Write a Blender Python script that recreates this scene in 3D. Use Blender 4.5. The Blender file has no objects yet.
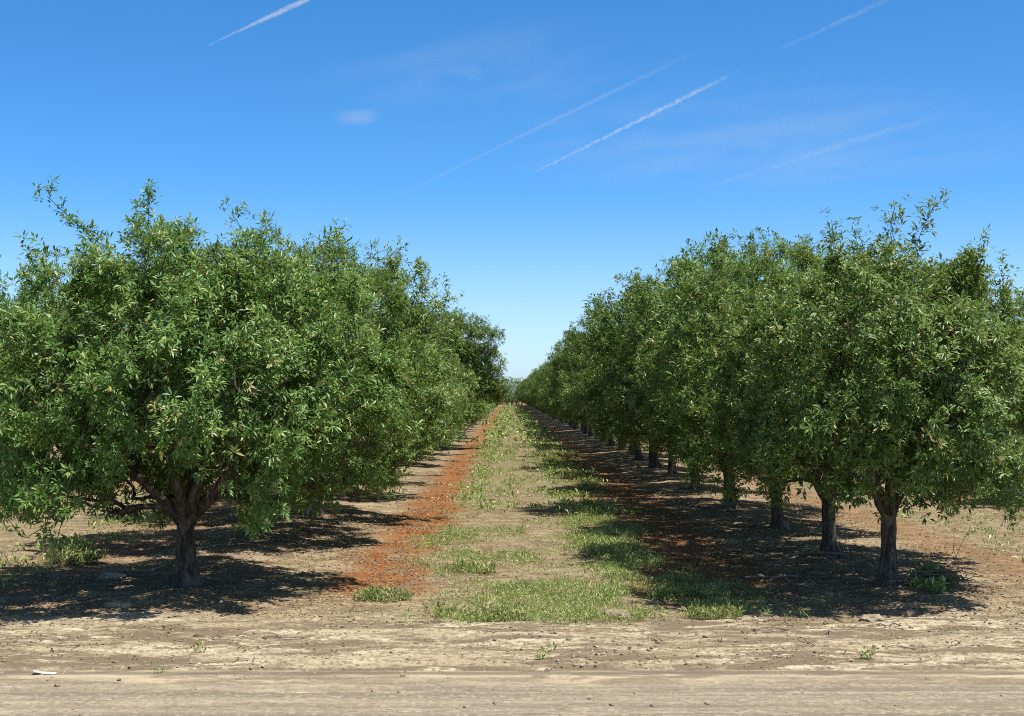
import bpy, math, random
import numpy as np
from mathutils import Vector, Matrix, Quaternion

scene = bpy.context.scene
COL = scene.collection
R = math.radians
SUN = Vector((0.32, -0.20, 0.92)).normalized()

ROW_GAP = 6.1            # metres between tree rows
AISLE = 0.2              # x of the middle of the grassy aisle
ROW_L, ROW_R = -2.85, 3.25
ROW_END = 238.0

# ------------------------------------------------------------------ noise
def _hash(ix, iy, seed):
    n = (ix.astype(np.int64) * 374761393 + iy.astype(np.int64) * 668265263 + seed * 974634521) & 0x7fffffff
    n = ((n ^ (n >> 13)) * 1274126177) & 0x7fffffff
    n = n ^ (n >> 16)
    return (n & 0xffff) / 65535.0

def vnoise(x, y, seed=0):
    ix = np.floor(x); iy = np.floor(y)
    fx = x - ix; fy = y - iy
    fx = fx * fx * (3 - 2 * fx); fy = fy * fy * (3 - 2 * fy)
    a = _hash(ix, iy, seed); b = _hash(ix + 1, iy, seed)
    c = _hash(ix, iy + 1, seed); d = _hash(ix + 1, iy + 1, seed)
    return a + (b - a) * fx + (c - a) * fy + (a - b - c + d) * fx * fy - 0.5

def fbm(x, y, seed=0, oct=3):
    v = 0; a = 1.0
    for i in range(oct):
        v = v + a * vnoise(x * 2 ** i + 17.3 * i, y * 2 ** i - 9.1 * i, seed + i); a *= .5
    return v

def sstep(a, b, x):
    t = np.clip((x - a) / (b - a), 0, 1)
    return t * t * (3 - 2 * t)

def height(x, y):
    x = np.asarray(x, float); y = np.asarray(y, float)
    u = np.mod(x - AISLE + ROW_GAP / 2, ROW_GAP) - ROW_GAP / 2
    du = ROW_GAP / 2 - np.abs(u)
    inorch = sstep(10.2, 12.2, y) * (1 - sstep(ROW_END - 1, ROW_END + 2, y))
    near = 1 - sstep(40, 120, np.hypot(x, y))
    h = 0.08 * np.exp(-(du / 0.8) ** 2) * inorch
    h = h + inorch * near * (0.05 * fbm(x / 1.3, y / 1.3, 3, 2) + 0.028 * fbm(x / .22, y / .22, 5, 3))
    verge = sstep(8.9, 9.3, y) * (1 - inorch)
    h = h + verge * near * (0.022 * fbm(x / .5, y / .35, 11, 3) + 0.014 * fbm(x / .09, y / .07, 12, 2) + .012)
    h = h - 0.022 * np.exp(-((y - 9.02 - .05 * vnoise(x / 2.5, y * 0, 8)) / .035) ** 2)
    h = h + 0.10 * np.exp(-((x - 3.9) / .8) ** 2 - ((y - 12.2) / .4) ** 2) * .5 * (1 + 1.2 * fbm(x / .25, y / .25, 21, 3))
    road = 1 - sstep(8.7, 9.0, y)
    h = h + road * near * (0.012 * fbm(x / 6.0, y / .11, 31, 3) - .018 * np.exp(-((y - 8.42) / .05) ** 2) - .015 * np.exp(-((y - 7.98) / .05) ** 2) + 0.014 * fbm(x / .14, y / .1, 32, 3) + 0.014 * fbm(x / 1.2, y / .7, 33, 2))
    return h

def H(x, y):
    return float(height(np.array([x]), np.array([y]))[0])

# ------------------------------------------------------------------ node helpers
class NT:
    def __init__(self, nt):
        self.nt = nt; nt.nodes.clear()
    def n(self, typ, ins=None, **kw):
        nd = self.nt.nodes.new(typ)
        for k, v in kw.items(): setattr(nd, k, v)
        for k, v in (ins or {}).items(): self.put(nd.inputs[k], v)
        return nd
    def put(self, sock, v):
        if isinstance(v, bpy.types.NodeSocket): self.nt.links.new(v, sock)
        else:
            if sock.type == 'RGBA' and len(v) == 3: v = (*v, 1)
            sock.default_value = v
    def m(self, op, a, b=0.0, c=0.0, clamp=False):
        nd = self.nt.nodes.new('ShaderNodeMath'); nd.operation = op; nd.use_clamp = clamp
        for i, v in enumerate((a, b, c)): self.put(nd.inputs[i], v)
        return nd.outputs[0]
    def ss(self, v, a, b, lo=0.0, hi=1.0):
        nd = self.n('ShaderNodeMapRange', {'Value': v, 'From Min': a, 'From Max': b, 'To Min': lo, 'To Max': hi})
        nd.interpolation_type = 'SMOOTHSTEP'
        return nd.outputs[0]
    def mix(self, f, a, b):
        nd = self.nt.nodes.new('ShaderNodeMix'); nd.data_type = 'RGBA'
        self.put(nd.inputs[0], f); self.put(nd.inputs[6], a); self.put(nd.inputs[7], b)
        return nd.outputs[2]
    def noise(self, vec, scale, detail=3, rough=.55, dist=0.0):
        nd = self.n('ShaderNodeTexNoise', {'Vector': vec, 'Scale': scale, 'Detail': detail, 'Roughness': rough, 'Distortion': dist})
        return nd.outputs[0]
    def vmul(self, vec, s):
        nd = self.nt.nodes.new('ShaderNodeVectorMath'); nd.operation = 'MULTIPLY'
        self.put(nd.inputs[0], vec); nd.inputs[1].default_value = s
        return nd.outputs[0]

def new_mat(name):
    m = bpy.data.materials.new(name); m.use_nodes = True
    return m, NT(m.node_tree)

def finish(t, col, rough, bump=None, strength=.4, dist=.02, spec=.3):
    p = t.n('ShaderNodeBsdfPrincipled', {'Base Color': col, 'Roughness': rough, 'Specular IOR Level': spec})
    if bump is not None:
        b = t.n('ShaderNodeBump', {'Height': bump, 'Strength': strength, 'Distance': dist})
        t.nt.links.new(b.outputs[0], p.inputs['Normal'])
    o = t.n('ShaderNodeOutputMaterial'); t.nt.links.new(p.outputs[0], o.inputs[0])
    return p

def mat_ground():
    m, t = new_mat('orchard_soil')
    pos = t.n('ShaderNodeNewGeometry').outputs['Position']
    sep = t.n('ShaderNodeSeparateXYZ', {0: pos})
    x, y = sep.outputs[0], sep.outputs[1]
    wob = t.m('MULTIPLY', t.m('SUBTRACT', t.noise(pos, .9, 3), .5), .9)
    u = t.m('ADD', t.m('SUBTRACT', t.m('FLOORED_MODULO', t.m('ADD', x, ROW_GAP / 2 - AISLE), ROW_GAP), ROW_GAP / 2), wob)
    inor = t.ss(t.m('ADD', y, t.m('MULTIPLY', wob, 1.6)), 10.7, 11.6)
    big = t.noise(pos, .55, 4, .6)
    mid = t.noise(pos, 3.2, 4, .65, .4)
    fine = t.noise(pos, 26, 4, .7)
    vfine = t.noise(pos, 90, 2, .6)
    stretch = t.noise(t.vmul(pos, (.5, 2.6, 1)), 1.3, 5, .65, .5)
    vor = t.n('ShaderNodeTexVoronoi', {'Vector': pos, 'Scale': 38.0}).outputs['Color']
    vs = t.n('ShaderNodeSeparateColor', {0: vor})
    # verge: pale crusted sand with brown litter patches
    verge = t.mix(t.ss(t.m('ADD', t.m('MULTIPLY', stretch, .65), t.m('MULTIPLY', t.noise(t.vmul(pos, (.6, 1.5, 1)), 5.5, 5, .7, .8), .45)), .49, .63), (.21, .16, .10), (.50, .41, .265))
    verge = t.mix(t.ss(t.noise(t.vmul(pos, (.55, 1.5, 1)), 2.6, 5, .7, .7), .53, .60), verge, (.62, .535, .37))
    verge = t.mix(t.m('MULTIPLY', t.ss(vs.outputs[1], .55, .9), .6), verge, (.17, .12, .08))
    # orchard floor: pinkish tan with dry leaf litter
    floor = t.mix(t.ss(mid, .38, .62), (.195, .15, .088), (.43, .352, .21))
    floor = t.mix(t.m('MULTIPLY', t.ss(vs.outputs[0], .6, .9), .55), floor, (.38, .25, .12))
    floor = t.mix(t.m('MULTIPLY', t.ss(vs.outputs[1], .6, .9), .75), floor, (.16, .105, .07))
    floor = t.mix(t.m('MULTIPLY', t.ss(big, .58, .72), .7), floor, (.47, .385, .265))
    # rust-coloured fallen hulls and petals
    def band(a, b, c, d):
        return t.m('MULTIPLY', t.ss(u, a, b), t.ss(u, c, d, 1.0, 0.0))
    oz = t.m('MAXIMUM', band(-1.95, -1.5, -1.2, -.8), t.m('MULTIPLY', band(.75, 1.2, 1.9, 2.5), .8))
    oz = t.m('MULTIPLY', oz, t.ss(y, 11.6, 12.6))
    oz = t.m('MULTIPLY', oz, t.ss(t.m('ABSOLUTE', t.m('SUBTRACT', x, AISLE)), 2.9, 3.2, 1.0, .4))
    om = t.m('MULTIPLY', oz, t.ss(t.m('ADD', t.m('MULTIPLY', mid, .6), t.m('MULTIPLY', stretch, .6)),   .49, .60))
    om = t.m('MULTIPLY', om, t.ss(fine, .28, .44), clamp=True)
    orange = t.mix(vs.outputs[2], (.15, .048, .010), (.385, .142, .028))
    floor = t.mix(om, floor, orange)
    # green tint of tiny seedlings down the middle
    gz = t.m('MULTIPLY', band(-1.4, -.7, 1.1, 1.7), t.ss(mid, .42, .6))
    gz = t.m('MULTIPLY', gz, t.ss(y, 14, 40, .15, .75))
    floor = t.mix(gz, floor, (.125, .15, .045))
    col = t.mix(inor, verge, floor)
    col = t.mix(t.m('MULTIPLY', t.ss(fine, .3, .75), .35), col, (.16, .12, .085))
    col = t.mix(t.m('MULTIPLY', t.ss(vfine, .55, .8), .35), col, (.60, .51, .38))
    # road beyond the far end of the rows
    far = t.m('MULTIPLY', t.ss(y, ROW_END, ROW_END + 1), t.ss(y, ROW_END + 9, ROW_END + 11, 1.0, 0.0))
    col = t.mix(far, col, (.50, .42, .31))
    bump = t.m('ADD', t.m('MULTIPLY', fine, .7), t.m('ADD', t.m('MULTIPLY', vfine, .35), mid))
    finish(t, col, .95, bump, .9, .035, .15)
    return m

def mat_road():
    m, t = new_mat('graded_dirt')
    pos = t.n('ShaderNodeNewGeometry').outputs['Position']
    st = t.noise(t.vmul(pos, (.05, 3.6, 1)), 2.6, 6, .70, .12)
    st2 = t.noise(t.vmul(pos, (.22, 6.0, 1)), 3.2, 4, .7, .3)
    mid = t.noise(t.vmul(pos, (.6, 1.2, 1)), 1.7, 4, .65, .4)
    fine = t.noise(pos, 32, 4, .72)
    vf = t.noise(pos, 105, 2, .6)
    col = t.mix(t.ss(st, .36, .62), (.205, .17, .125), (.375, .316, .222))
    col = t.mix(t.m('MULTIPLY', t.ss(st2, .52, .72), .6), col, (.24, .185, .135))
    col = t.mix(t.m('MULTIPLY', t.ss(mid, .55, .72), .7), col, (.475, .39, .275))
    col = t.mix(t.m('MULTIPLY', t.ss(fine, .45, .68), .6), col, (.21, .165, .115))
    col = t.mix(t.m('MULTIPLY', t.ss(vf, .56, .8), .4), col, (.58, .49, .37))
    y = t.n('ShaderNodeSeparateXYZ', {0: pos}).outputs[1]
    vs = t.n('ShaderNodeSeparateColor', {0: t.n('ShaderNodeTexVoronoi', {'Vector': t.vmul(pos, (.8, 1, 1)), 'Scale': 46.0}).outputs['Color']})
    clump = t.ss(t.noise(t.vmul(pos, (.8, 1.6, 1)), 4.5, 4, .7), .42, .62)
    col = t.mix(t.m('MULTIPLY', t.m('MULTIPLY', t.ss(vs.outputs[0], .5, .85), clump), .7), col, (.19, .15, .105))
    col = t.mix(t.m('MULTIPLY', t.ss(vs.outputs[1], .7, .95), .3), col, (.56, .475, .35))
    edge = t.ss(t.m('ADD', y, t.m('MULTIPLY', t.m('SUBTRACT', t.noise(t.vmul(pos, (.5, 1, 1)), 1.6, 5, .7), .5), 1.3)), 8.35, 9.0)
    patch = t.noise(t.vmul(pos, (.55, 1.5, 1)), 2.6, 5, .7, .7)
    vergec = t.mix(t.ss(patch, .44, .58), (.23, .175, .115), (.53, .44, .29))
    trk = t.m('ADD', t.ss(t.m('ABSOLUTE', t.m('SUBTRACT', y, 8.42)), .03, .10, 1.0, 0.0), t.ss(t.m('ABSOLUTE', t.m('SUBTRACT', y, 7.98)), .02, .09, 1.0, 0.0))
    col = t.mix(t.m('MULTIPLY', t.m('MULTIPLY', trk, t.ss(st2, .35, .6)), .6), col, (.20, .16, .115))
    col = t.mix(t.m('MULTIPLY', edge, .85), col, vergec)
    col = t.mix(t.ss(t.m('ABSOLUTE', t.m('SUBTRACT', t.m('ADD', y, t.m('MULTIPLY', t.m('SUBTRACT', mid, .5), .10)), 8.90)), .02, .09, .75, 0.0), col, (.16, .125, .09))  # shade of the edge furrow painted as a dark line in the road colour
    bump = t.m('ADD', t.m('MULTIPLY', fine, .6), t.m('ADD', st, t.m('MULTIPLY', st2, .8)))
    finish(t, col, .95, bump, .7, .03, .15)
    return m

def mat_bark():
    m, t = new_mat('almond_bark')
    co = t.n('ShaderNodeTexCoord').outputs['Object']
    a = t.noise(t.vmul(co, (1, 1, .3)), 26, 5, .7, .6)
    b = t.noise(co, 6, 3)
    col = t.mix(t.ss(a, .38, .62), (.045, .035, .028), (.17, .14, .11))
    col = t.mix(t.m('MULTIPLY', t.ss(b, .5, .7), .5), col, (.27, .235, .19))
    finish(t, col, .9, a, 1.0, .03, .2)
    return m

def mat_leaf(name, cols, under, trans, tfac, rough, spec):
    m, t = new_mat(name)
    at = t.n('ShaderNodeAttribute', attribute_name='tint').outputs['Fac']
    ramp = t.n('ShaderNodeValToRGB', {'Fac': at})
    e = ramp.color_ramp.elements
    while len(e) < len(cols): e.new(.5)
    for i, (p, c) in enumerate(cols): e[i].position = p; e[i].color = (*c, 1)
    bf = t.n('ShaderNodeNewGeometry').outputs['Backfacing']
    col = t.mix(t.m('MULTIPLY', bf, .55), ramp.outputs[0], under)
    oi = t.n('ShaderNodeObjectInfo').outputs['Random']
    col = t.n('ShaderNodeHueSaturation', {'Hue': t.m('ADD', .49, t.m('MULTIPLY', oi, .02)), 'Value': t.m('ADD', .86, t.m('MULTIPLY', t.m('FRACT', t.m('MULTIPLY', oi, 7.3)), .30)), 'Color': col}).outputs[0]
    p = t.n('ShaderNodeBsdfPrincipled', {'Base Color': col, 'Roughness': rough, 'Specular IOR Level': spec})
    tr = t.n('ShaderNodeBsdfTranslucent', {'Color': t.mix(.5, col, trans)})
    mx = t.n('ShaderNodeMixShader', {0: tfac, 1: p.outputs[0], 2: tr.outputs[0]})
    o = t.n('ShaderNodeOutputMaterial'); t.nt.links.new(mx.outputs[0], o.inputs[0])
    return m

def mat_plain(name, c0, c1, scale, rough=.9, bump=.5):
    m, t = new_mat(name)
    co = t.n('ShaderNodeTexCoord').outputs['Object']
    a = t.noise(co, scale, 4, .65)
    finish(t, t.mix(t.ss(a, .35, .65), c0, c1), rough, a, bump, .02, .2)
    return m

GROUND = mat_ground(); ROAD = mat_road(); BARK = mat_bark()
LEAF = mat_leaf('almond_leaf', [(0, (.046, .122, .018)), (.5, (.138, .256, .046)), (.85, (.255, .37, .10)), (1, (.38, .36, .13))],
                (.17, .22, .085), (.34, .46, .05), .28, .42, .5)
WEED = mat_leaf('weed_leaf', [(0, (.15, .23, .04)), (.45, (.29, .385, .09)), (.75, (.42, .46, .16)), (1, (.62, .53, .30))],
                (.20, .24, .10), (.22, .30, .05), .25, .55, .3)
LITTER = mat_leaf('dry_litter', [(0, (.11, .07, .045)), (.35, (.24, .15, .08)), (.7, (.40, .28, .15)), (1, (.55, .45, .30))],
                  (.35, .26, .17), (.3, .2, .1), .05, .8, .2)
HULL = mat_leaf('rust_hulls', [(0, (.10, .036, .014)), (.4, (.21, .066, .014)), (.8, (.36, .13, .026)), (1, (.40, .25, .12))],
                (.33, .11, .035), (.3, .1, .03), .05, .8, .2)
TWIG = mat_plain('dry_twig', (.12, .09, .07), (.30, .24, .18), 20)
STONE = mat_plain('dusty_clod', (.19, .15, .10), (.42, .34, .23), 11)
SCRAP = mat_plain('white_paper_scrap', (.42, .40, .36), (.66, .64, .60), 20, .7, .3)

# ------------------------------------------------------------------ mesh helpers
def np_mesh(name, verts, faces_flat, sizes, mats, tint=None, smooth=False):
    me = bpy.data.meshes.new(name)
    verts = np.asarray(verts, np.float32); sizes = np.asarray(sizes, np.int32)
    me.vertices.add(len(verts)); me.vertices.foreach_set('co', verts.ravel())
    me.loops.add(len(faces_flat)); me.loops.foreach_set('vertex_index', np.asarray(faces_flat, np.int32))
    me.polygons.add(len(sizes))
    starts = np.concatenate(([0], np.cumsum(sizes)[:-1])).astype(np.int32)
    me.polygons.foreach_set('loop_start', starts)
    if smooth: me.polygons.foreach_set('use_smooth', np.ones(len(sizes), bool))
    if tint is not None:
        a = me.attributes.new('tint', 'FLOAT', 'FACE'); a.data.foreach_set('value', np.asarray(tint, np.float32))
    for m in mats: me.materials.append(m)
    me.update(calc_edges=True); me.validate()
    return me

def link(name, me, parent=None, loc=None, rot=None):
    o = bpy.data.objects.new(name, me); COL.objects.link(o)
    if parent is not None: o.parent = parent
    if loc is not None: o.location = loc
    if rot is not None: o.rotation_euler = rot
    return o

def tag(o, label=None, cat=None, group=None, kind=None):
    if label: o['label'] = label
    if cat: o['category'] = cat
    if group: o['group'] = group
    if kind: o['kind'] = kind
    return o

def unit(v):
    return v / np.maximum(np.linalg.norm(v, axis=-1, keepdims=True), 1e-9)

def leaves_mesh(name, base, direc, length, width, up, tint, mat, droop=.25, fold=.25):
    """every leaf: a folded, drooping blade of four triangles"""
    n = len(base)
    d = unit(direc)
    side = unit(np.cross(d, up))
    nrm = np.cross(side, d)
    L = length[:, None]; W = width[:, None]
    dr = (np.zeros((n, 3)) + np.array([0, 0, -1.0])) * L * (droop if np.isscalar(droop) else droop[:, None])
    midp = base + d * L * .48 + dr * .2
    tip = base + d * L + dr
    l = midp + side * W * .5 + nrm * W * fold
    r = midp - side * W * .5 + nrm * W * fold
    V = np.stack([base, l, midp, r, tip], 1).reshape(-1, 3)
    o = (np.arange(n) * 5)[:, None]
    F = np.concatenate([o + np.array([[0, 1, 2]]), o + np.array([[0, 2, 3]]), o + np.array([[1, 4, 2]]), o + np.array([[2, 4, 3]])], 1).ravel()
    return np_mesh(name, V, F, np.full(n * 4, 3), [mat], np.repeat(tint, 4))

class Tubes:
    def __init__(self): self.v = []; self.f = []; self.s = []; self.n = 0
    def add(self, pts, rad, sides, wob=0.0, rng=None):
        pts = np.asarray(pts, float); rad = np.asarray(rad, float)
        k = len(pts)
        if k < 2: return
        tan = unit(np.gradient(pts, axis=0))
        ref = np.array([1.0, 0, 0]) if abs(tan[0][0]) < .8 else np.array([0, 1.0, 0])
        a = unit(np.cross(tan[0], ref))
        rings = []
        ang = np.arange(sides) / sides * 2 * math.pi
        w = np.ones((k, sides))
        if wob and rng is not None:
            w = 1 + wob * (rng.random((1, sides)) - .5) * 1.4 + wob * (rng.random((k, sides)) - .5)
        for i in range(k):
            a = unit(a - tan[i] * np.dot(a, tan[i])); b = np.cross(tan[i], a)
            rr = (rad[i] * w[i])[:, None]
            rings.append(pts[i] + rr * (np.cos(ang)[:, None] * a + np.sin(ang)[:, None] * b))
        self.v.append(np.concatenate(rings))
        j = np.arange(sides); j2 = (j + 1) % sides
        for i in range(k - 1):
            q = np.stack([j, j2, j2 + sides, j + sides], 1) + self.n + i * sides
            self.f.append(q.ravel()); self.s += [4] * sides
        self.f.append((np.arange(sides) + self.n + (k - 1) * sides)); self.s.append(sides)
        self.f.append((np.arange(sides)[::-1] + self.n)); self.s.append(sides)
        self.n += k * sides
    def mesh(self, name, mat):
        return np_mesh(name, np.concatenate(self.v), np.concatenate(self.f), self.s, [mat], smooth=True)

# ------------------------------------------------------------------ almond tree
def gen_tree(seed, rx=1.75, ry=1.75, ztop=3.7, zbot=.75, fork=.58, r0=.115, lean=(0, 0), wands=(), n_wands=9,
             n_pts=1700, n_ros=11000, limbs=None, off=(0, 0), cut=None, jit=.07, tipw=4.5):
    g = np.random.default_rng(seed)
    P = []; PAR = []
    def node(p, par):
        P.append(np.asarray(p, float)); PAR.append(par); return len(P) - 1
    # trunk
    cur = node((0, 0, -.12), -1)
    nseg = 6
    for i in range(1, nseg + 1):
        z = -.12 + (fork + .12) * i / nseg
        f = max(z, 0) / fork
        cur = node((lean[0] * f + g.normal(0, .008), lean[1] * f + g.normal(0, .008), z), cur)
    top = cur
    n_trunk = len(P)
    # scaffold limbs
    if limbs is None:
        k = int(g.integers(3, 6)); a0 = g.random() * 6.28
        limbs = [(a0 + i * 6.283 / k + g.normal(0, .2), g.uniform(.55, .95), g.uniform(1.0, 1.5)) for i in range(k)]
    scaffold = []
    for az, inc, ln in limbs:
        c = top; p = P[top].copy(); steps = 9
        for i in range(steps):
            ii = inc * (1 - .5 * i / steps)
            d = np.array([math.sin(ii) * math.cos(az), math.sin(ii) * math.sin(az), math.cos(ii)]) + g.normal(0, .10, 3)
            p = p + unit(d) * ln / steps
            c = node(p, c); scaffold.append(c)
    # crown volume: an uneven super-ellipsoid
    zc = zbot + (ztop - zbot) * .46
    ph = g.random(8) * 6.28
    def radius(d):
        az = np.arctan2(d[:, 1], d[:, 0]); el = d[:, 2]
        return 1 + .10 * np.sin(2 * az + ph[0]) + .09 * np.sin(3 * az + ph[1] + 2 * el) + .08 * np.sin(5 * az + ph[2] + 3 * el) + .06 * np.sin(7 * el + ph[3] + az)
    d = unit(g.normal(0, 1, (n_pts, 3)))
    e = 2.7
    se = (np.abs(d[:, 0]) ** e + np.abs(d[:, 1]) ** e + np.abs(d[:, 2]) ** e) ** (-1 / e)
    rr = g.random(n_pts) ** .30
    pts = d * (se * radius(d) * rr)[:, None] * np.array([rx, ry, 1])
    pts[:, 2] = np.where(pts[:, 2] > 0, pts[:, 2] * (ztop - zc), pts[:, 2] * (zc - zbot)) + zc
    pts[:, 0] += off[0]; pts[:, 1] += off[1]
    # vase shape: keep the zone round the trunk open low down
    hr = np.hypot(pts[:, 0], pts[:, 1])
    ok = pts[:, 2] > fork + .15 - .5 * np.clip(hr - .4, 0, 1)
    ok &= ~((hr < .5) & (pts[:, 2] < fork + .5))
    if cut is not None: ok &= ~cut(pts)
    pts = pts[ok]
    order = np.argsort(np.linalg.norm(pts - P[top], axis=1))
    arr = np.zeros((len(P) + 12000, 3)); arr[:len(P)] = np.array(P); cnt = len(P)
    tips = []
    def grow(p, step=.11, sag=.0):
        nonlocal cnt
        lo = n_trunk - 1
        q = arr[lo:cnt]
        dd = np.linalg.norm(q - p, axis=1)
        outw = np.linalg.norm(q - P[top], axis=1)
        cost = dd + .22 * outw + .5 * np.clip(q[:, 2] - p[2], 0, 2)
        b = int(np.argmin(cost)) + lo
        s = arr[b].copy(); dist = np.linalg.norm(p - s)
        k = max(1, int(round(dist / step))); c = b
        par = PAR[b]
        d0 = unit(arr[b] - arr[par]) if par >= 0 else np.array([0, 0, 1.0])
        ctrl = s + d0 * dist * .35
        for i in range(1, k + 1):
            t = i / k
            pp = (1 - t) ** 2 * s + 2 * t * (1 - t) * ctrl + t * t * p
            if i < k: pp = pp + g.normal(0, .012, 3)
            c = node(pp, c); arr[cnt] = pp; cnt += 1
        tips.append(c)
        return c
    for i in order: grow(pts[i])
    n_main = cnt
    # long leafy shoots above the crown
    wl = list(wands)
    for i in range(n_wands):
        az = g.random() * 6.28; rad = g.uniform(.2, .95)
        x = rx * rad * math.cos(az) * .8 + off[0]; y = ry * rad * math.sin(az) * .8 + off[1]
        z = zc + (ztop - zc) * (1 - .5 * rad ** 2.5) * 1.0
        wl.append(((x * .92, y * .92, z - .25), (x * 1.08 + g.normal(0, .1), y * 1.08 + g.normal(0, .1), z + g.uniform(.08, .30))))
    wand_nodes = []
    for a, b in wl:
        a = np.array(a); b = np.array(b)
        c = grow(a)
        k = max(3, int(np.linalg.norm(b - a) / .07))
        bend = g.normal(0, .07, 3)
        for i in range(1, k + 1):
            t = i / k
            pp = a + (b - a) * t + bend * math.sin(math.pi * t)
            c = node(pp, c); arr[cnt] = pp; cnt += 1
            if t > .05: wand_nodes.append(c)
    N = len(P); PA = np.array(P); PAR_ = np.array(PAR)
    # pipe model radii
    w = np.zeros(N); kids = [[] for _ in range(N)]
    for i in range(1, N): kids[PAR_[i]].append(i)
    for i in range(N - 1, -1, -1):
        if not kids[i]: w[i] = 1
        if PAR_[i] >= 0: w[PAR_[i]] += w[i]
    rad = .0035 * w ** .46
    sc = r0 * .86 / rad[top]
    rad = np.maximum(.0032, rad * np.clip(sc, .5, 1.6) ** np.clip((rad - .004) / .03, 0, 1))
    for i in range(n_trunk):
        z = PA[i][2]
        rad[i] = r0 * (1.0 - .12 * z / fork) + .075 * math.exp(-max(z, 0) / .085) * r0 / .115
    for i in range(n_trunk, n_trunk + len(scaffold)):
        k_ = (i - n_trunk) % 9
        if k_ < 4: rad[i] = max(rad[i], r0 * (.66, .54, .46, .40)[k_])
    # chains
    big = Tubes(); small = Tubes()
    used = [False] * N
    order2 = np.argsort(-w, kind='stable')
    started = set()
    starts = [0] + [i for i in range(1, N) if True]
    main = [max(k, key=lambda j: w[j]) if k else -1 for k in kids]
    for i in range(N):
        if i == 0 or main[PAR_[i]] != i:
            ch = [i]
            while main[ch[-1]] >= 0: ch.append(main[ch[-1]])
            full = ([PAR_[i]] if i else []) + ch
            rr_ = rad[full].copy()
            if i: rr_[0] = min(rad[full[0]] * .9, rr_[1] * 1.25)
            r1 = rr_.max()
            # split thick part and thin part of the chain into trunk and branch meshes
            thick = [j for j in range(len(full)) if rr_[j] > .017]
            if thick:
                e_ = min(thick[-1] + 2, len(full))
                big.add(PA[full[:e_]], rr_[:e_], 11 if r1 > .05 else 7, .16, g)
                if e_ < len(full): small.add(PA[full[e_ - 1:]], rr_[e_ - 1:], 4)
            else:
                small.add(PA[full], rr_, 4 if r1 > .007 else 3)
    # leaf rosettes on thin wood
    thin = np.array([i for i in range(n_trunk, n_main) if rad[i] < .0085])
    dist_tip = np.array([len(kids[i]) == 0 for i in thin])
    q = PA[thin]; cl = np.sin(q[:, 0] * 10.2 + ph[4] + q[:, 1] * 3) + np.sin(q[:, 1] * 9.6 + ph[5] - q[:, 2] * 4) + np.sin(q[:, 2] * 11.4 + ph[6]) + .8 * np.sin(q[:, 0] * 6 - q[:, 2] * 7 + ph[7])
    wgt = np.where(dist_tip, tipw, .8) * np.clip(.6 + .50 * cl, .10, 1.9); wgt /= wgt.sum()
    pick = g.choice(thin, n_ros, p=wgt)
    wn = np.array(wand_nodes, int)
    pick = np.concatenate([pick, np.repeat(wn, np.where(np.sin(np.arange(len(wn)) * 1.1 + ph[3]) > -.2, g.integers(3, 9, len(wn)), g.integers(1, 4, len(wn))))])
    nr = len(pick)
    axis = unit(PA[pick] - PA[PAR_[pick]] + g.normal(0, .35, (nr, 3)) + np.array([0, 0, .15]) + .8 * unit(PA[pick] - np.array([off[0], off[1], zc - .3])))
    cpos = PA[pick] + g.normal(0, jit, (nr, 3)) * np.where(np.arange(nr) < n_ros, 1, .7)[:, None]
    per = np.where(np.arange(nr) < n_ros, g.integers(10, 17, nr), g.integers(7, 12, nr))
    idx = np.repeat(np.arange(nr), per); nl = len(idx)
    ax = axis[idx]
    rnd = unit(g.normal(0, 1, (nl, 3)))
    perp = unit(rnd - ax * (rnd * ax).sum(1, keepdims=True))
    spread = g.uniform(.45, 1.65, nl)[:, None]
    d = ax * np.cos(spread) + perp * np.sin(spread)
    d[:, 2] -= g.uniform(-.1, .3, nl)
    ln = g.uniform(.036, .074, nl) * g.uniform(.85, 1.2, nr)[idx]; wd = ln * g.uniform(.25, .37, nl)
    b = cpos[idx] + ax * g.uniform(-.03, .05, nl)[:, None] + d * .012
    upv = unit(ax * .9 + np.array([.08, -.1, .75]) + g.normal(0, .28, (nl, 3)))
    tn = np.clip(.42 + .25 * g.normal(0, 1, nr)[idx] + .16 * g.normal(0, 1, nl), 0, 1)
    tn = np.where(g.random(nl) < .03, 1.0, tn)
    crown = leaves_mesh('crown', b, d, ln, wd, upv, tn, LEAF, droop=g.uniform(-.05, .22, nl), fold=.28)
    return big.mesh('trunk', BARK), small.mesh('branches', BARK), crown

def make_tree(meshes, label, group):
    root = tag(link('almond_tree', None), label, 'tree', group)
    root.empty_display_size = .3
    link('trunk', meshes[0], root); link('branches', meshes[1], root); link('crown', meshes[2], root)
    return root

def copy_tree(src, label, group):
    r = src.copy(); COL.objects.link(r); r['label'] = label; r['group'] = group
    for ch in src.children:
        c = ch.copy(); COL.objects.link(c); c.parent = r
    return r

def put(o, x, y, rz, s, tilt=(0, 0), sz=None):
    o.location = (x, y, H(x, y)); o.rotation_euler = (tilt[0], tilt[1], rz); o.scale = (s, s, sz or s)

rng = random.Random(5)
ORD = ('first second third fourth fifth sixth seventh eighth ninth tenth eleventh twelfth thirteenth fourteenth fifteenth '
       'sixteenth seventeenth eighteenth nineteenth twentieth').split()

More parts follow.
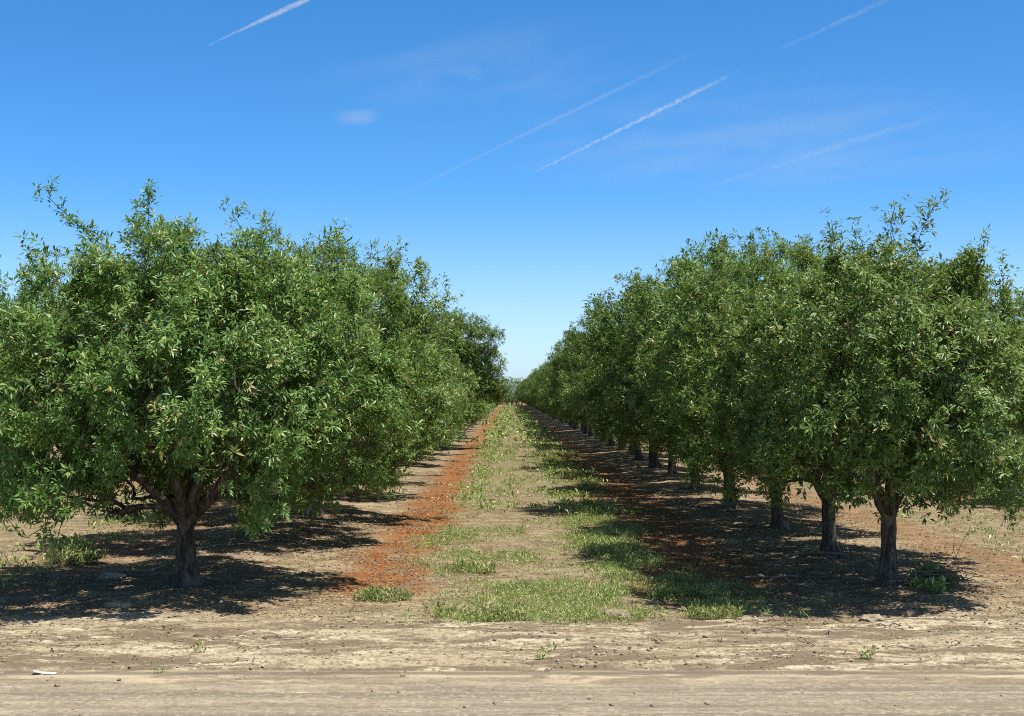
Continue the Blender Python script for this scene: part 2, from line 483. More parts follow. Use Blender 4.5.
# the two trees nearest the road
hero_l = gen_tree(11, rx=1.80, ry=1.75, ztop=2.92, zbot=.50, fork=.56, r0=.098, lean=(-.03, 0), n_wands=4, n_ros=14000, n_pts=1900,
    off=(-.08, 0), cut=lambda p: (p[:, 2] < 1.08) & (np.abs(p[:, 0]) < .55) & (p[:, 1] < .4),
    limbs=[(math.pi, .85, 1.2), (.15, .80, 1.35), (1.5, .6, 1.2), (-1.7, .65, 1.1), (-.6, .45, 1.1)],
    wands=[((-.30, -.2, 2.85), (-.29, -.25, 3.40)), ((-.62, -.3, 2.9), (-1.10, -.45, 3.34)), ((-1.05, -.3, 2.35), (-1.27, -.4, 2.93)),
           ((-1.0, -.1, 2.5), (-1.1, -.2, 2.86)), ((.35, -.1, 2.85), (.40, -.15, 3.22)), ((.55, .1, 2.8), (.66, 0, 3.18)),
           ((.85, .1, 2.7), (1.29, .1, 3.08)), ((1.1, .1, 2.5), (1.33, 0, 2.86)), ((-.45, .2, 2.8), (-.5, .2, 3.2)),
           ((-.95, -.6, 1.1), (-1.12, -.9, .68)), ((-.9, -1.0, 1.2), (-1.0, -1.3, .74)), ((.9, -1.0, 1.2), (1.0, -1.3, .8))])
hero_r = gen_tree(23, rx=1.42, ry=1.4, ztop=2.85, zbot=.76, fork=.62, r0=.074, lean=(.02, 0), n_wands=3, n_ros=9500, n_pts=1500,
    limbs=[(.1, .55, 1.2), (math.pi, .35, 1.2), (1.4, .6, 1.2), (-1.6, .5, 1.0)],
    wands=[((.22, -.2, 2.85), (.38, -.3, 3.38)), ((.22, -.2, 2.9), (.02, -.3, 3.34)), ((-.45, -.1, 2.75), (-.50, -.15, 3.24)),
           ((.75, 0, 2.4), (1.03, -.1, 2.80)), ((.7, -.2, 2.6), (.8, -.3, 3.0)), ((-.8, .1, 2.6), (-.95, .1, 2.98)),
           ((-.2, .1, 2.8), (-.22, .1, 3.18)), ((.9, -.5, 1.2), (1.15, -.7, .88)), ((1.0, -.2, 1.3), (1.3, -.3, 1.0)), ((.5, -.9, 1.3), (.6, -1.1, .9))])
kinds = [gen_tree(101 + i, rx=1.70 + .12 * (i % 3), ry=1.70 + .1 * (i % 2), ztop=3.22 + .12 * (i % 3), zbot=.46 + .06 * (i % 3),
                  fork=.52 + .05 * (i % 4), r0=.078 + .006 * (i % 3), lean=(.05 * (i % 3 - 1), .03 * (i % 2)), n_wands=8) for i in range(4)]
kinds += [gen_tree(121 + i, rx=1.58 + .10 * (i % 3), ry=1.68 + .1 * (i % 2), ztop=3.08 + .11 * (i % 3), zbot=.74 + .06 * (i % 2),
                  fork=.56 + .05 * (i % 3), r0=.076 + .006 * (i % 3), lean=(.05 * (i % 3 - 1), .03 * (i % 2)), n_wands=8) for i in range(4)]
kinds.append(gen_tree(140, rx=1.9, ry=1.9, ztop=3.8, zbot=.05, fork=.35, n_wands=6, n_ros=2500, n_pts=500))
kinds.append(gen_tree(151, rx=1.85, ry=1.95, ztop=4.2, zbot=.85, fork=.7, r0=.11, n_wands=3, n_ros=27000, n_pts=2600, jit=.085, tipw=2.5))
proto = []

def place(kind, x, y, label, group, s=1.0, rz=None, sz=None):
    if kind < 0 or len(proto) <= kind or proto[kind] is None:
        while len(proto) <= kind: proto.append(None)
        t = make_tree(kinds[kind], label, group); proto[kind] = t
    else:
        t = copy_tree(proto[kind], label, group)
    put(t, x, y, rng.random() * 6.28 if rz is None else rz, s, (rng.gauss(0, .025), rng.gauss(0, .025)), sz)
    return t

G_L = 'almond trees of the row left of the grassy aisle'
G_R = 'almond trees of the row right of the grassy aisle'
t = make_tree(hero_l, 'low spreading almond tree nearest the dirt road on the left, thick pale trunk forking low', G_L)
put(t, -2.74, 12.40, 0, .98)
t = make_tree(hero_r, 'slender almond tree nearest the dirt road on the right, dry brush at its foot', G_R)
put(t, 3.19, 12.3, 0, .95)

def row_labels(i, side, total):
    if i < len(ORD):
        return '%s almond tree from the dirt road in the row %s of the grassy aisle' % (ORD[i], side)
    return 'leafy almond tree far down the row %s of the grassy aisle, beyond its twentieth tree' % side

left_y = [16.4, 19.9, 23.4, 26.8, 30.4, 34.0, 37.7, 41.0, 45.2]
while left_y[-1] < ROW_END - 4: left_y.append(left_y[-1] + rng.uniform(3.4, 3.8))
for i, y in enumerate(left_y):
    s = rng.uniform(.88, 1.02) * (.93 if 2 <= i <= 7 else 1)
    x = ROW_L + rng.gauss(0, .07)
    if i == 8:
        t = place(9, -2.48, y, 'tall broad almond tree bulging over the aisle and above its neighbours in the left row', G_L, 1.0)
        continue
    grp = G_L if i + 1 < len(ORD) else 'almond trees far down the left row'
    place(rng.choice((0, 1, 2, 3, 3, 0, 5)), x, y, row_labels(i + 1, 'left', 0), grp, s)
right_y = [14.7, 17.8, 21.0, 25.2, 29.0]
while right_y[-1] < ROW_END - 4: right_y.append(right_y[-1] + rng.uniform(3.4, 3.8))
for i, y in enumerate(right_y):
    s = rng.uniform(.93, 1.08) * (.96 if i < 1 else 1)
    x = ROW_R + rng.gauss(0, .06)
    grp = G_R if i + 1 < len(ORD) else 'almond trees far down the right row'
    place((5, 4, 6, 7)[(i + i // 4) % 4], x, y, row_labels(i + 1, 'right', 0), grp, s)
# rows further out, glimpsed past the two rows and at the picture's edges
def side_row(x, ys, where, group):
    for i, y in enumerate(ys):
        lab = '%s almond tree in sight along the %s' % (ORD[i], where) if i < len(ORD) else 'almond tree deep in the %s' % where
        place((i * 5 + int(abs(x))) % 8, x + rng.gauss(0, .08), y + rng.uniform(-.3, .3), lab, group, rng.uniform(.92, 1.05))
side_row(ROW_L - ROW_GAP, [22.6 + 3.6 * i for i in range(8)], 'second row to the left of the aisle', 'almond trees of the second row on the left')
side_row(ROW_R + ROW_GAP + .4, [22.2 + 3.6 * i for i in range(8)], 'second row to the right of the aisle', 'almond trees of the second row on the right')
# the next block, across the far road
for i, (x, y, s) in enumerate([(-4.2, 252, 1.1), (-2.2, 253, 1.14), (-.4, 252.5, 1.10), (1.3, 253, 1.16), (3.2, 252, 1.1), (5.1, 253, 1.1), (-3.1, 256.5, 1.15), (-1.2, 257, 1.12), (.5, 256.5, 1.15), (2.3, 257, 1.13)]):
    place(8, x, y, 'distant almond tree beyond the far end of the grassy aisle', 'distant trees closing the end of the aisle', s)

# ------------------------------------------------------------------ ground, road
def axis_lines(a, b, step, far_lo, far_hi, grow=1.12):
    mid = np.arange(a, b + step * .5, step)
    hi = [b]; s = step
    while hi[-1] < far_hi: s *= grow; hi.append(hi[-1] + s)
    lo = [a]; s = step
    while lo[-1] > far_lo: s *= grow; lo.append(lo[-1] - s)
    return np.concatenate([np.array(lo[1:])[::-1], mid, np.array(hi[1:])])

def grid_mesh(name, xs, ys, mat, dz=0.0):
    X, Y = np.meshgrid(xs, ys)
    Z = height(X, Y) + dz
    V = np.stack([X, Y, Z], -1).reshape(-1, 3)
    nx, ny = len(xs), len(ys)
    i = (np.arange(ny - 1)[:, None] * nx + np.arange(nx - 1)[None]).ravel()
    F = np.stack([i, i + 1, i + 1 + nx, i + nx], 1).ravel()
    return np_mesh(name, V, F, np.full(len(i), 4), [mat], smooth=True)

gx = axis_lines(-7, 7, .04, -6000, 6000, 1.09)
gy = axis_lines(8.7, 16, .03, -6000, 9000, 1.045)
tag(link('ground', grid_mesh('ground', gx, gy, GROUND)), kind='structure')
rx_ = axis_lines(-6, 6, .05, -400, 400, 1.1)
ry_ = axis_lines(6.6, 8.96, .022, 1.5, 8.97, 1.08)
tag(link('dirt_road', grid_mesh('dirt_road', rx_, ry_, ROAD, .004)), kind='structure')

# ------------------------------------------------------------------ weeds and litter
def aisle_u(x):
    return np.mod(x - AISLE + ROW_GAP / 2, ROW_GAP) - ROW_GAP / 2

def weed_density(x, y):
    u = aisle_u(x) + .35 * fbm(x / .9, y / .9, 71, 2)
    main = np.abs(x - AISLE) < ROW_GAP / 2
    c = fbm(x / .55, y / .8, 61, 3)
    left = .9 * np.exp(-((u + .72) / .34) ** 2)
    mid = .45 * np.exp(-((u + .12) / .34) ** 2)
    right = 1.8 * np.exp(-((u - 1.0) / .40) ** 2)
    strip = np.maximum(np.maximum(left * sstep(12.2, 13.5, y), mid), right)
    head = np.exp(-((u - .52) / 1.12) ** 4) * (1 - sstep(12.4, 13.6, y)) * 1.5        # thick patch where the aisle meets the road
    d = np.maximum(strip, head) * sstep(-.2, .16, c + .24 * np.clip(head, 0, 1) + .10 * (u > .5) - .35 * sstep(.12, .3, fbm(x / .35, y / .3, 69, 2)))
    d = d * sstep(10.62, 10.95, y + .8 * vnoise(x / .45, y * 0, 4) - .1)
    d = d * (.35 + .65 * sstep(-.05, .3, fbm(x / .23, y / .3, 66, 2) + .12))
    return np.where(main, d, 1.1 * d * sstep(-.12, .1, c))

def scatter(n, xr, yfun, dens, seed):
    g = np.random.default_rng(seed)
    x = g.uniform(*xr, n); y = yfun(g.random(n))
    k = g.random(n) < dens(x, y)
    return x[k], y[k], g

def tuft_arrays(x, y, z, g, per, hmin, hmax, wide, spread):
    n = len(x); idx = np.repeat(np.arange(n), per); m = len(idx)
    sc = (g.uniform(.55, 1.2, n) * (1 + .9 * np.clip(fbm(np.asarray(x) / .4, np.asarray(y) / .4, 88, 2), -.3, .45)))[idx]
    az = g.random(m) * 6.283; tl = g.uniform(.1, 1.15, m)
    d = np.stack([np.cos(az) * np.sin(tl), np.sin(az) * np.sin(tl), np.cos(tl)], 1)
    rad = spread * np.sqrt(g.random(m)) * sc; a2 = g.random(m) * 6.283
    b = np.stack([x[idx] + rad * np.cos(a2), y[idx] + rad * np.sin(a2), np.asarray(z)[idx] + g.uniform(-.005, .05, m) * sc], 1)
    ln = g.uniform(hmin, hmax, m) * sc
    wd = ln * wide * g.uniform(.7, 1.4, m)
    tn = np.clip(.38 + .15 * g.normal(0, 1, n)[idx] + .2 * g.normal(0, 1, m), 0, .9)
    tn = np.where(g.random(m) < .16, 1.0, tn)
    return b, d, ln, wd, tn

def weed_mesh(name, x, y, z, g, per, hmin, hmax, wide, spread):
    b, d, ln, wd, tn = tuft_arrays(x, y, z, g, per, hmin, hmax, wide, spread)
    up = unit(np.array([0, 0, 1.0]) + g.normal(0, .5, (len(b), 3)))
    return leaves_mesh(name, b, d, ln, wd, up, tn, WEED, droop=g.uniform(.1, .5, len(b)), fold=.2)

parts = []
# nearer weeds are small and many, far ones coarser
x, y, g = scatter(46000, (-2.2, 2.6), lambda r: 10.5 + 9.3 * r, weed_density, 1)
A = tuft_arrays(x, y, height(x, y), g, 14, .018, .055, .13, .045)
x, y, g = scatter(26000, (-2.2, 2.6), lambda r: 19.8 + 30 * r, weed_density, 2)
B = tuft_arrays(x, y, height(x, y), g, 9, .04, .10, .2, .08)
x, y, g = scatter(26000, (-2.2, 2.6), lambda r: 49 + 190 * r, weed_density, 3)
C = tuft_arrays(x, y, height(x, y), g, 6, .10, .18, .5, .2)
x, y, g = scatter(52000, (-12, 12), lambda r: 11.5 + 40 * r, lambda x, y: weed_density(x, y) * sstep(11.8, 13, y) * (np.abs(x - AISLE) > ROW_GAP / 2), 4)
D = tuft_arrays(x, y, height(x, y), g, 10, .04, .10, .22, .07)
ab = [np.concatenate(q) for q in zip(A, B, C, D)]
up = unit(np.array([0, 0, 1.0]) + g.normal(0, .5, (len(ab[0]), 3)))
gm = leaves_mesh('grass', ab[0], ab[1], ab[2], ab[3], up, ab[4], WEED, droop=g.uniform(.1, .5, len(ab[0])), fold=.2)
tag(link('grass', gm), 'low green weeds and grass growing down the aisle between the rows', 'grass', kind='stuff')

def litter(name, n, xr, yfun, dens, seed, mat, lmin, lmax, label, cat):
    x, y, g = scatter(n, xr, yfun, dens, seed)
    m = len(x); az = g.random(m) * 6.283
    d = np.stack([np.cos(az), np.sin(az), g.normal(0, .25, m)], 1)
    ln = g.uniform(lmin, lmax, m) * (1 + np.clip(y - 14, 0, 60) / 25); wd = ln * g.uniform(.25, .6, m)
    b = np.stack([x, y, height(x, y) + .006], 1)
    up = unit(np.array([0, 0, 1.0]) + g.normal(0, .5, (m, 3)))
    tag(link(name, leaves_mesh(name, b, d, ln, wd, up, g.random(m) ** 1.2, mat, droop=g.uniform(-.1, .2, m), fold=.3)), label, cat, kind='stuff')

def dens_floor(x, y):
    du = ROW_GAP / 2 - np.abs(aisle_u(x))
    return np.clip(.25 + .9 * np.exp(-((du - .9) / 1.0) ** 2), 0, 1) * np.maximum(sstep(10.0, 11.2, y), .25 * (y > 9.15)) * np.clip(.55 + 1.6 * fbm(x / .6, y / .6, 91, 3), 0.04, 1)
def dens_orange(x, y):
    u = aisle_u(x) + .2 * fbm(x / .8, y / .8, 77, 2)
    b = np.maximum(sstep(-2.05, -1.6, u) * (1 - sstep(-1.2, -.85, u)), .75 * sstep(.8, 1.2, u) * (1 - sstep(1.9, 2.4, u)))
    return b * sstep(11.8, 12.8, y) * np.clip(.45 + 1.8 * fbm(x / .5, y / .9, 95, 3), 0, 1)
litter('leaf_litter', 130000, (-7.5, 7.5), lambda r: 9.1 + 15 * r ** 1.2, dens_floor, 31, LITTER, .012, .036,
       'dry brown and straw coloured leaf litter on the orchard floor', 'leaf litter')
litter('rust_hulls', 42000, (-2.2, 2.8), lambda r: 11.6 + 30 * r ** 1.5, dens_orange, 32, HULL, .012, .032,
       'rust orange fallen hulls and husks in bands along the aisle', 'husks')

def clods(n, seed):
    import bmesh
    g = np.random.default_rng(seed)
    bm = bmesh.new(); bmesh.ops.create_icosphere(bm, subdivisions=1, radius=1)
    bv = np.array([v.co[:] for v in bm.verts]); bf = np.array([[v.index for v in f.verts] for f in bm.faces]); bm.free()
    x = g.uniform(-6.5, 6.5, n); y = 7.0 + 9 * g.random(n)
    k = g.random(n) < np.where(y < 8.6, .3, np.where(y < 9.1, .8, .75)) * np.clip(.3 + 2.2 * fbm(x / .7, y / .4, 44, 3), .03, 1)
    x = x[k]; y = y[k]; m = len(x)
    r = .004 + .012 * g.random(m) ** 3
    V = bv[None] * (1 + .35 * g.normal(0, 1, (m, len(bv), 1))) * r[:, None, None] * np.array([1.2, 1, .7])
    a = g.random(m) * 6.283; ca, sa = np.cos(a)[:, None], np.sin(a)[:, None]
    V = np.stack([V[..., 0] * ca - V[..., 1] * sa, V[..., 0] * sa + V[..., 1] * ca, V[..., 2]], -1)
    V += np.stack([x, y, height(x, y) + r * .3], -1)[:, None]
    F = (bf[None] + (np.arange(m) * len(bv))[:, None, None]).reshape(-1)
    return np_mesh('soil_clods', V.reshape(-1, 3), F, np.full(m * len(bf), 3), [STONE], smooth=False)
tag(link('soil_clods', clods(26000, 9)), 'small dry soil crumbs and pebbles along the road verge', 'soil crumbs', kind='stuff')

# single weeds one can point to
def weed(x, y, n, per, h, spread, wide, label, group, seed, round_=1.0):
    g = np.random.default_rng(seed)
    r = spread * np.sqrt(g.random(n)); a = g.random(n) * 6.283
    px = r * np.cos(a); py = r * np.sin(a) * round_
    pz = np.array([H(x + i, y + j) for i, j in zip(px, py)]) - H(x, y)
    me = weed_mesh('weed_clump', px, py, pz, g, per, h * .5, h, wide, .035)
    return tag(link('weed_clump', me, loc=(x, y, H(x, y))), label, 'weed', group)
GW = 'single weed clumps at the edge of the bare ground'
weed(-1.03, 11.95, 120, 14, .065, .22, .15, 'bushy green weed clump alone on bare soil at the left end of the grass patch', GW, 1)
weed(-.12, 10.95, 130, 13, .055, .28, .15, 'wide low weed clump at the front of the grass patch on pale sand', GW, 2, .5)
weed(-.48, 11.05, 10, 10, .07, .06, .2, 'tiny weed tuft on pale sand just left of the wide low clump', GW, 3)
weed(1.55, 11.02, 90, 13, .05, .22, .15, 'low weed clump at the right front corner of the grass patch', GW, 4, .5)
weed(.22, 9.35, 6, 9, .045, .04, .28, 'small dark green weed alone in the verge in front of the grassy aisle', GW, 5)
weed(2.27, 9.35, 8, 9, .045, .05, .28, 'small bright green weed alone in the verge toward the right', GW, 6)
weed(-2.05, 9.6, 7, 7, .035, .012, .3, 'small pale green weed on the verge below the thick trunked left tree', GW, 7)
weed(-2.14, 8.9, 6, 7, .028, .008, .3, 'tiny weed sprout at the edge of the dirt road on the left', GW, 8)
weed(-4.35, 14.6, 55, 11, .10, .24, .2, 'sunlit weed clump under the outer branches left of the thick trunked tree', GW, 9, .7)
weed(3.72, 12.55, 40, 11, .15, .16, .2, 'dark green sucker growth beside the slender right hand trunk', GW, 10, .7)
weed(3.45, 12.0, 14, 9, .10, .12, .2, 'small green shoot sprouting from the twigs right of the slender trunk', GW, 13)
weed(1.30, 12.2, 50, 12, .075, .14, .15, 'tall weed tuft standing at the edge of the shade on the right of the aisle', GW, 11)
weed(-.40, 13.9, 90, 13, .065, .26, .15, 'rounded weed clump between the rust strip and the middle of the aisle', GW, 12)

# dry stalks and fallen sticks round the right hand trunk
g = np.random.default_rng(77)
def sticks(name, x, y, segs, label, cat, group=None):
    T = Tubes()
    for pts, r0 in segs:
        pts = np.asarray(pts, float); k = len(pts)
        T.add(pts, np.linspace(r0, r0 * .45, k), 5, .2, g)
    return tag(link(name, T.mesh(name, TWIG), loc=(x, y, H(x, y))), label, cat, group)
def crooked(p0, p1, k=7, j=.02, arch=0.0):
    p0 = np.array(p0, float); p1 = np.array(p1, float)
    t = np.linspace(0, 1, k)[:, None]
    q = p0 + (p1 - p0) * t + g.normal(0, j, (k, 3)) * np.sin(np.pi * t)
    q[:, 2] += arch * np.sin(np.pi * t[:, 0])
    return q
sticks('dry_stalks', 3.52, 12.75, [(crooked((.1 * i, .05 * math.sin(i), -.02), (.1 * i + g.normal(0, .06), g.normal(0, .06), g.uniform(.25, .5)), 6, .015), .0035) for i in range(6)],
       'thin dry upright weed stalks just right of the slender trunk', 'dry stalks')
sticks('brush_heap', 3.55, 12.2, [(crooked((g.uniform(-.45, .3), g.uniform(-.2, .2), g.uniform(0, .08)), (g.uniform(-.2, .55), g.uniform(-.2, .2), g.uniform(.01, .10)), 6, .03, .04), g.uniform(.003, .006)) for i in range(26)],
       'heap of dry brown pruned twigs at the foot of the slender right trunk', 'brush heap')
GS = 'fallen branches under the right row'
sticks('fallen_branch', 2.9, 13.6, [(crooked((-.5, 0, .03), (.55, -.15, .04), 9, .03, .12), .018), (crooked((0, -.05, .1), (.35, .25, .05), 5, .02), .009)],
       'arched grey fallen branch lying between the two front right trunks', 'branch', GS)
sticks('fallen_branch', 2.55, 12.9, [(crooked((-.45, .1, .03), (.5, 0, .03), 9, .03, .04), .016), (crooked((.1, 0, .05), (.3, -.25, .03), 5, .02), .008)],
       'pale crooked fallen branch lying in shade left of the slender right trunk', 'branch', GS)
sticks('fallen_branch', 2.75, 15.6, [(crooked((-.4, .1, .03), (.5, .2, .03), 9, .03, .08), .018)],
       'fallen branch on the berm behind the second right trunk', 'branch', GS)

T = Tubes()
for _ in range(170):
    tx, ty = g.uniform(-6, 6.5), 9.6 + 8 * g.random() ** 1.3
    if -1.2 < tx < 1.4: continue
    az, tl = g.random() * 6.283, g.uniform(.06, .32)
    ex, ey = tx + tl * math.cos(az), ty + tl * math.sin(az)
    p = crooked((tx, ty, H(tx, ty) + .006), (ex, ey, H(ex, ey) + .008), 6, .012, .01)
    T.add(p, np.linspace(.005, .002, 6) * g.uniform(.6, 1.3), 4)
tag(link('fallen_twigs', T.mesh('fallen_twigs', TWIG)), 'thin dry twigs scattered over the bare soil under the trees', 'twigs', kind='stuff')

def rock(x, y, sx, sy, sz, label, cat, seed, mat=STONE, name='clod', group=None):
    import bmesh
    bm = bmesh.new(); bmesh.ops.create_icosphere(bm, subdivisions=4, radius=1)
    g = np.random.default_rng(seed); o = g.random(2) * 50
    co = np.array([v.co[:] for v in bm.verts])
    n = .5 * fbm(co[:, 0] * 1.6 + o[0], co[:, 1] * 1.6 + co[:, 2] * 1.3 + o[1], seed, 3) + .25 * fbm(co[:, 0] * 5 + co[:, 2] * 4, co[:, 1] * 5, seed + 5, 2)
    for v, k in zip(bm.verts, n):
        v.co *= 1 + k
        v.co.x *= sx; v.co.y *= sy; v.co.z *= sz
    me = bpy.data.meshes.new(name); bm.to_mesh(me); bm.free(); me.materials.append(mat)
    me.polygons.foreach_set('use_smooth', np.ones(len(me.polygons), bool))
    return tag(link(name, me, loc=(x, y, H(x, y) + sz * .25), rot=(0, 0, g.random() * 6)), label, cat, group)
GC = 'pale clods on the bare ground'
rock(2.72, 10.9, .11, .08, .035, 'flat pale sandy clod in front of the slender right trunk', 'clod', 3, group=GC)
rock(-3.55, 13.0, .13, .08, .05, 'rounded tan clod in the shade left of the thick left trunk', 'clod', 4, group=GC)
rock(-3.05, 11.35, .09, .06, .04, 'tan clod at the front edge of the shade beside the thick left trunk', 'clod', 5, group=GC)
rock(.82, 11.05, .12, .08, .05, 'whitish clod among the weeds at the front of the grass patch', 'clod', 6, group=GC)
rock(-.15, 11.5, .15, .09, .04, 'flat whitish clod behind the wide low weed clump', 'clod', 7, group=GC)
rock(3.05, 11.1, .06, .05, .03, 'small pale clod right of the flat sandy clod', 'clod', 8, group=GC)

# crumpled scrap on the road at the left
def scrap():
    g = np.random.default_rng(5)
    nx, ny = 22, 9
    X, Y = np.meshgrid(np.linspace(-.07, .07, nx), np.linspace(-.03, .03, ny))
    Z = .022 * np.abs(fbm(X * 14, Y * 22, 9, 3)) + .006 + .014 * np.exp(-((X + .05) / .03) ** 2)
    X = X + .012 * fbm(X * 20, Y * 20, 15, 2)
    top = np.stack([X, Y, Z], -1).reshape(-1, 3); bot = top - np.array([0, 0, .002])
    V = np.concatenate([top, bot]); n = nx * ny
    i = (np.arange(ny - 1)[:, None] * nx + np.arange(nx - 1)[None]).ravel()
    F = [np.stack([i, i + 1, i + 1 + nx, i + nx], 1), np.stack([i + n, i + nx + n, i + 1 + nx + n, i + 1 + n], 1)]
    rim = list(range(nx)) + [nx * k + nx - 1 for k in range(1, ny)] + list(range(n - 2, n - nx - 1, -1)) + [nx * k for k in range(ny - 2, 0, -1)]
    a = np.array(rim); b = np.roll(a, -1)
    F.append(np.stack([a, a + n, b + n, b], 1))
    F = np.concatenate(F)
    return np_mesh('paper_scrap', V, F.ravel(), np.full(len(F), 4), [SCRAP], smooth=True)
tag(link('paper_scrap', scrap(), loc=(-2.83, 8.88, H(-2.83, 8.88)), rot=(0, 0, .1)), 'crumpled white paper scrap at the edge of the dirt road', 'litter')

# ------------------------------------------------------------------ sky
CAM = Vector((0, 0, 1.7)); FPX = 1450.0
world = bpy.data.worlds.new('World'); scene.world = world; world.use_nodes = True
wt = NT(world.node_tree)
sky = wt.n('ShaderNodeTexSky', sky_type='NISHITA', sun_disc=False, sun_elevation=math.asin(SUN.z), sun_rotation=math.atan2(SUN.x, SUN.y),
           altitude=0, air_density=.6, dust_density=.6, ozone_density=8.0)
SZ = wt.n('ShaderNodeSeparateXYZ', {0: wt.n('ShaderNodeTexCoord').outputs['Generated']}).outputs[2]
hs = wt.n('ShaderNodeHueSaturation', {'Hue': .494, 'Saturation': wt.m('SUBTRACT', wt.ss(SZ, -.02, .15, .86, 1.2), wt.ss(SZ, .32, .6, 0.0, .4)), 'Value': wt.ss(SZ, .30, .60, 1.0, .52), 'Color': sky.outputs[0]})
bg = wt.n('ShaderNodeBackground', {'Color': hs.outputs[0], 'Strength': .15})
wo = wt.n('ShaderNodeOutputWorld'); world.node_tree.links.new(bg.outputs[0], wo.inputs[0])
sl = bpy.data.lights.new('sun', 'SUN'); sl.energy = 4.8; sl.angle = R(.53); sl.color = (1, .955, .88)
so = link('sun', sl); so.rotation_euler = SUN.to_track_quat('Z', 'Y').to_euler()

def ray(px, py):
    return Vector(((px - 509) / FPX, 1, (395 - py) / FPX))

def cloud_mat(name, dens, radii, nscale, nlo, nhi, wob, wob_scale, ends=.12, taper=1.0, stretch=(1, 1, 1)):
    m, t = new_mat(name)
    co = t.n('ShaderNodeTexCoord').outputs['Object']
    sep = t.n('ShaderNodeSeparateXYZ', {0: co})
    L, wy, wz = radii
    w = t.m('MULTIPLY', t.m('SUBTRACT', t.noise(t.vmul(co, (1, .2, .2)), wob_scale, 3, .6), .5), wob)
    tp = t.ss(sep.outputs[0], -L, L * .6, taper, 1.0)
    yy = t.m('DIVIDE', t.m('DIVIDE', t.m('ADD', sep.outputs[1], w), wy), tp); zz = t.m('DIVIDE', t.m('DIVIDE', sep.outputs[2], wz), tp)
    r2 = t.m('ADD', t.m('MULTIPLY', yy, yy), t.m('MULTIPLY', zz, zz))
    prof = t.ss(r2, 0, .95, 1.0, 0.0)
    xe = t.m('ABSOLUTE', t.m('DIVIDE', sep.outputs[0], L))
    prof = t.m('MULTIPLY', prof, t.ss(xe, 1 - ends * 2, 1.0, 1.0, 0.0))
    nz = t.ss(t.noise(t.vmul(co, stretch), nscale, 5, .68, 1.2), nlo, nhi)
    d = t.m('MULTIPLY', t.m('MULTIPLY', prof, nz), dens)
    v = t.n('ShaderNodeVolumePrincipled', {'Color': (1, 1, 1), 'Density': d, 'Anisotropy': .0})
    o = t.n('ShaderNodeOutputMaterial'); t.nt.links.new(v.outputs[0], o.inputs[1])
    return m

def cloud_body(name, p0, p1, wy, wz, tau, label, cat, nscale, nlo, nhi, wob=0.0, wob_scale=1.0, alt=9000., group=None, ends=.12, step=.05, taper=1.0, stretch=(1, 1, 1)):
    a = CAM + ray(*p0) * (alt / ray(*p0).z); b = CAM + ray(*p1) * (alt / ray(*p1).z)
    mid = (a + b) / 2; L = (b - a).length / 2
    ang = math.atan2(b.y - a.y, b.x - a.x)
    v = []; f = []; s = []; n = 16; k = 14
    for i in range(k + 1):
        t_ = i / k * 2 - 1
        rr = math.sqrt(max(0, 1 - abs(t_) ** 6)) + .01
        for j in range(n):
            q = j / n * 2 * math.pi
            v.append((t_ * L, rr * math.cos(q) * wy * 1.02, rr * math.sin(q) * wz * 1.02))
    for i in range(k):
        for j in range(n):
            f += [i * n + j, i * n + (j + 1) % n, (i + 1) * n + (j + 1) % n, (i + 1) * n + j]; s.append(4)
    f += list(range(n))[::-1]; s.append(n); f += [k * n + j for j in range(n)]; s.append(n)
    m = cloud_mat(name, tau / (2 * wz), (L, wy, wz), nscale, nlo, nhi, wob, wob_scale, ends, taper, stretch)
    m.cycles.volume_step_rate = step
    return tag(link(name, np_mesh(name, v, f, s, [m], smooth=True), loc=mid, rot=(0, 0, ang)), label, cat, group)

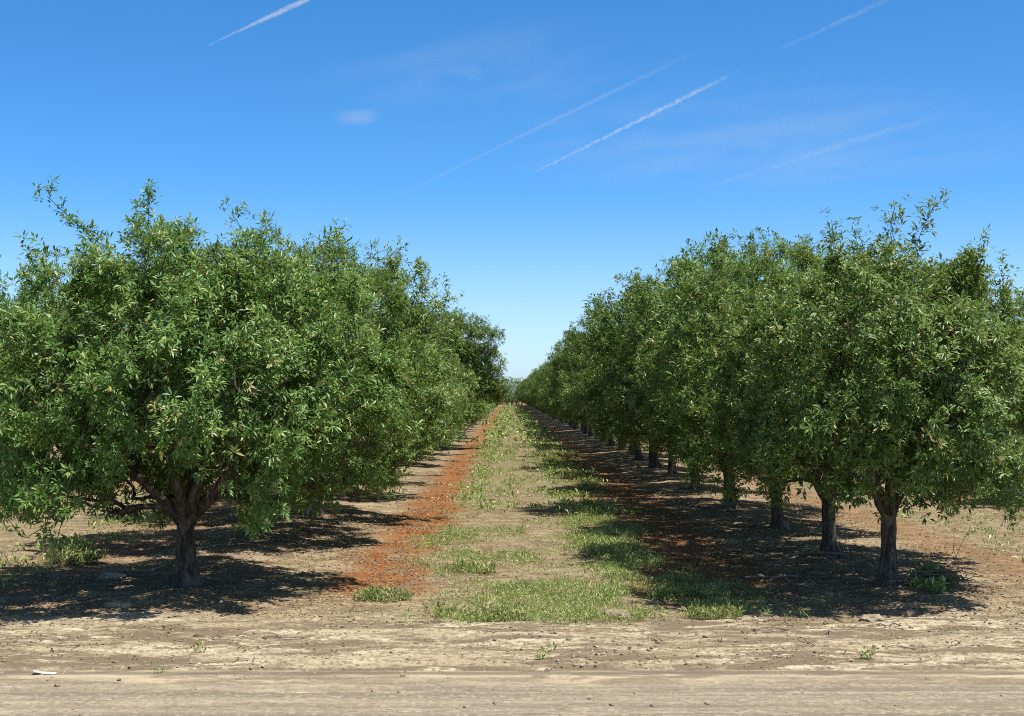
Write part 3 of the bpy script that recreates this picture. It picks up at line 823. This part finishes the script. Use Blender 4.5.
GT = 'vapour trails in the blue sky'
def px_m(p0, p1): # metres per pixel half way along
    q = ((p0[0] + p1[0]) / 2, (p0[1] + p1[1]) / 2)
    return 9000. / ray(*q).z / FPX
def trail(p0, p1, width_px, tau, label, wob_px=2.0, nlo=.3, nhi=.65, ends=.15, taper=.6):
    k = px_m(p0, p1); w = width_px * k / 2
    cloud_body('contrail', p0, p1, w * 2.5, w, tau, label, 'contrail', 1 / (w * 3.2), nlo, nhi, wob_px * k * 2.5, 1 / (w * 9), group=GT, ends=ends, step=.02, taper=taper)
trail((203, 45), (312, -6), 4.6, .45, 'short bright white contrail at the top left of the sky', 1.5, ends=.05, taper=.25)
trail((522, 178), (752, 63), 3.6, .34, 'long wavy white contrail slanting up across the middle right of the sky', 7.0, .38, .66, ends=.2)
trail((390, 199), (745, 26), 4, .07, 'very faint straight contrail above and left of the long wavy one', 2, .2, .7, ends=.25)
trail((765, 55), (905, -10), 5, .11, 'faint contrail running out of the top edge of the sky', 3, .35, .7, ends=.2)
trail((670, 198), (985, 100), 7, .08, 'faint ragged contrail low over the right row of trees', 9, .38, .66, ends=.25)
def cirrus(p0, p1, wy_px, tau, label, nscale, nlo, nhi, ends=.4):
    k = px_m(p0, p1)
    q = ray((p0[0] + p1[0]) / 2, (p0[1] + p1[1]) / 2)
    wy = wy_px * k / q.z
    cloud_body('cirrus_cloud', p0, p1, wy, 350., tau, label, 'cloud', nscale, nlo, nhi, 0, 1e-4, alt=9600., group='thin high clouds', ends=ends, step=.03, stretch=(.45, 1.3, 1))
cirrus((330, 118), (384, 114), 3.2, .24, 'small pale lens shaped cloud alone in the left half of the sky', 1 / 700., .15, .6, .45)
cirrus((520, 185), (1180, 85), 75, .09, 'broad faint veil of cirrus over the right row of trees', 1 / 5200., .36, .75, .5)
cirrus((340, 110), (700, 20), 45, .10, 'faint wisps of cirrus high in the middle of the sky', 1 / 4200., .40, .75, .5)

# ------------------------------------------------------------------ camera and render settings
cd = bpy.data.cameras.new('camera'); cam = link('camera', cd)
cd.sensor_width = 36; cd.lens = 36 * FPX / 1024; cd.clip_start = .1; cd.clip_end = 300000
cam.location = CAM
cam.rotation_euler = (R(90) + math.atan(37 / FPX), 0, -math.atan(3 / FPX))
scene.camera = cam
scene.view_settings.view_transform = 'Standard'; scene.view_settings.look = 'None'
scene.view_settings.exposure = .45; scene.view_settings.gamma = 1
scene.render.engine = 'CYCLES'
c = scene.cycles
c.max_bounces = 6; c.diffuse_bounces = 3; c.glossy_bounces = 2; c.transmission_bounces = 3; c.transparent_max_bounces = 6; c.volume_bounces = 1
c.filter_width = 1.0; c.use_denoising = False; c.denoiser = 'OPENIMAGEDENOISE'; c.denoising_input_passes = 'RGB_ALBEDO_NORMAL'; c.denoising_prefilter = 'ACCURATE'
c.sample_clamp_indirect = 6
c.volume_max_steps = 256
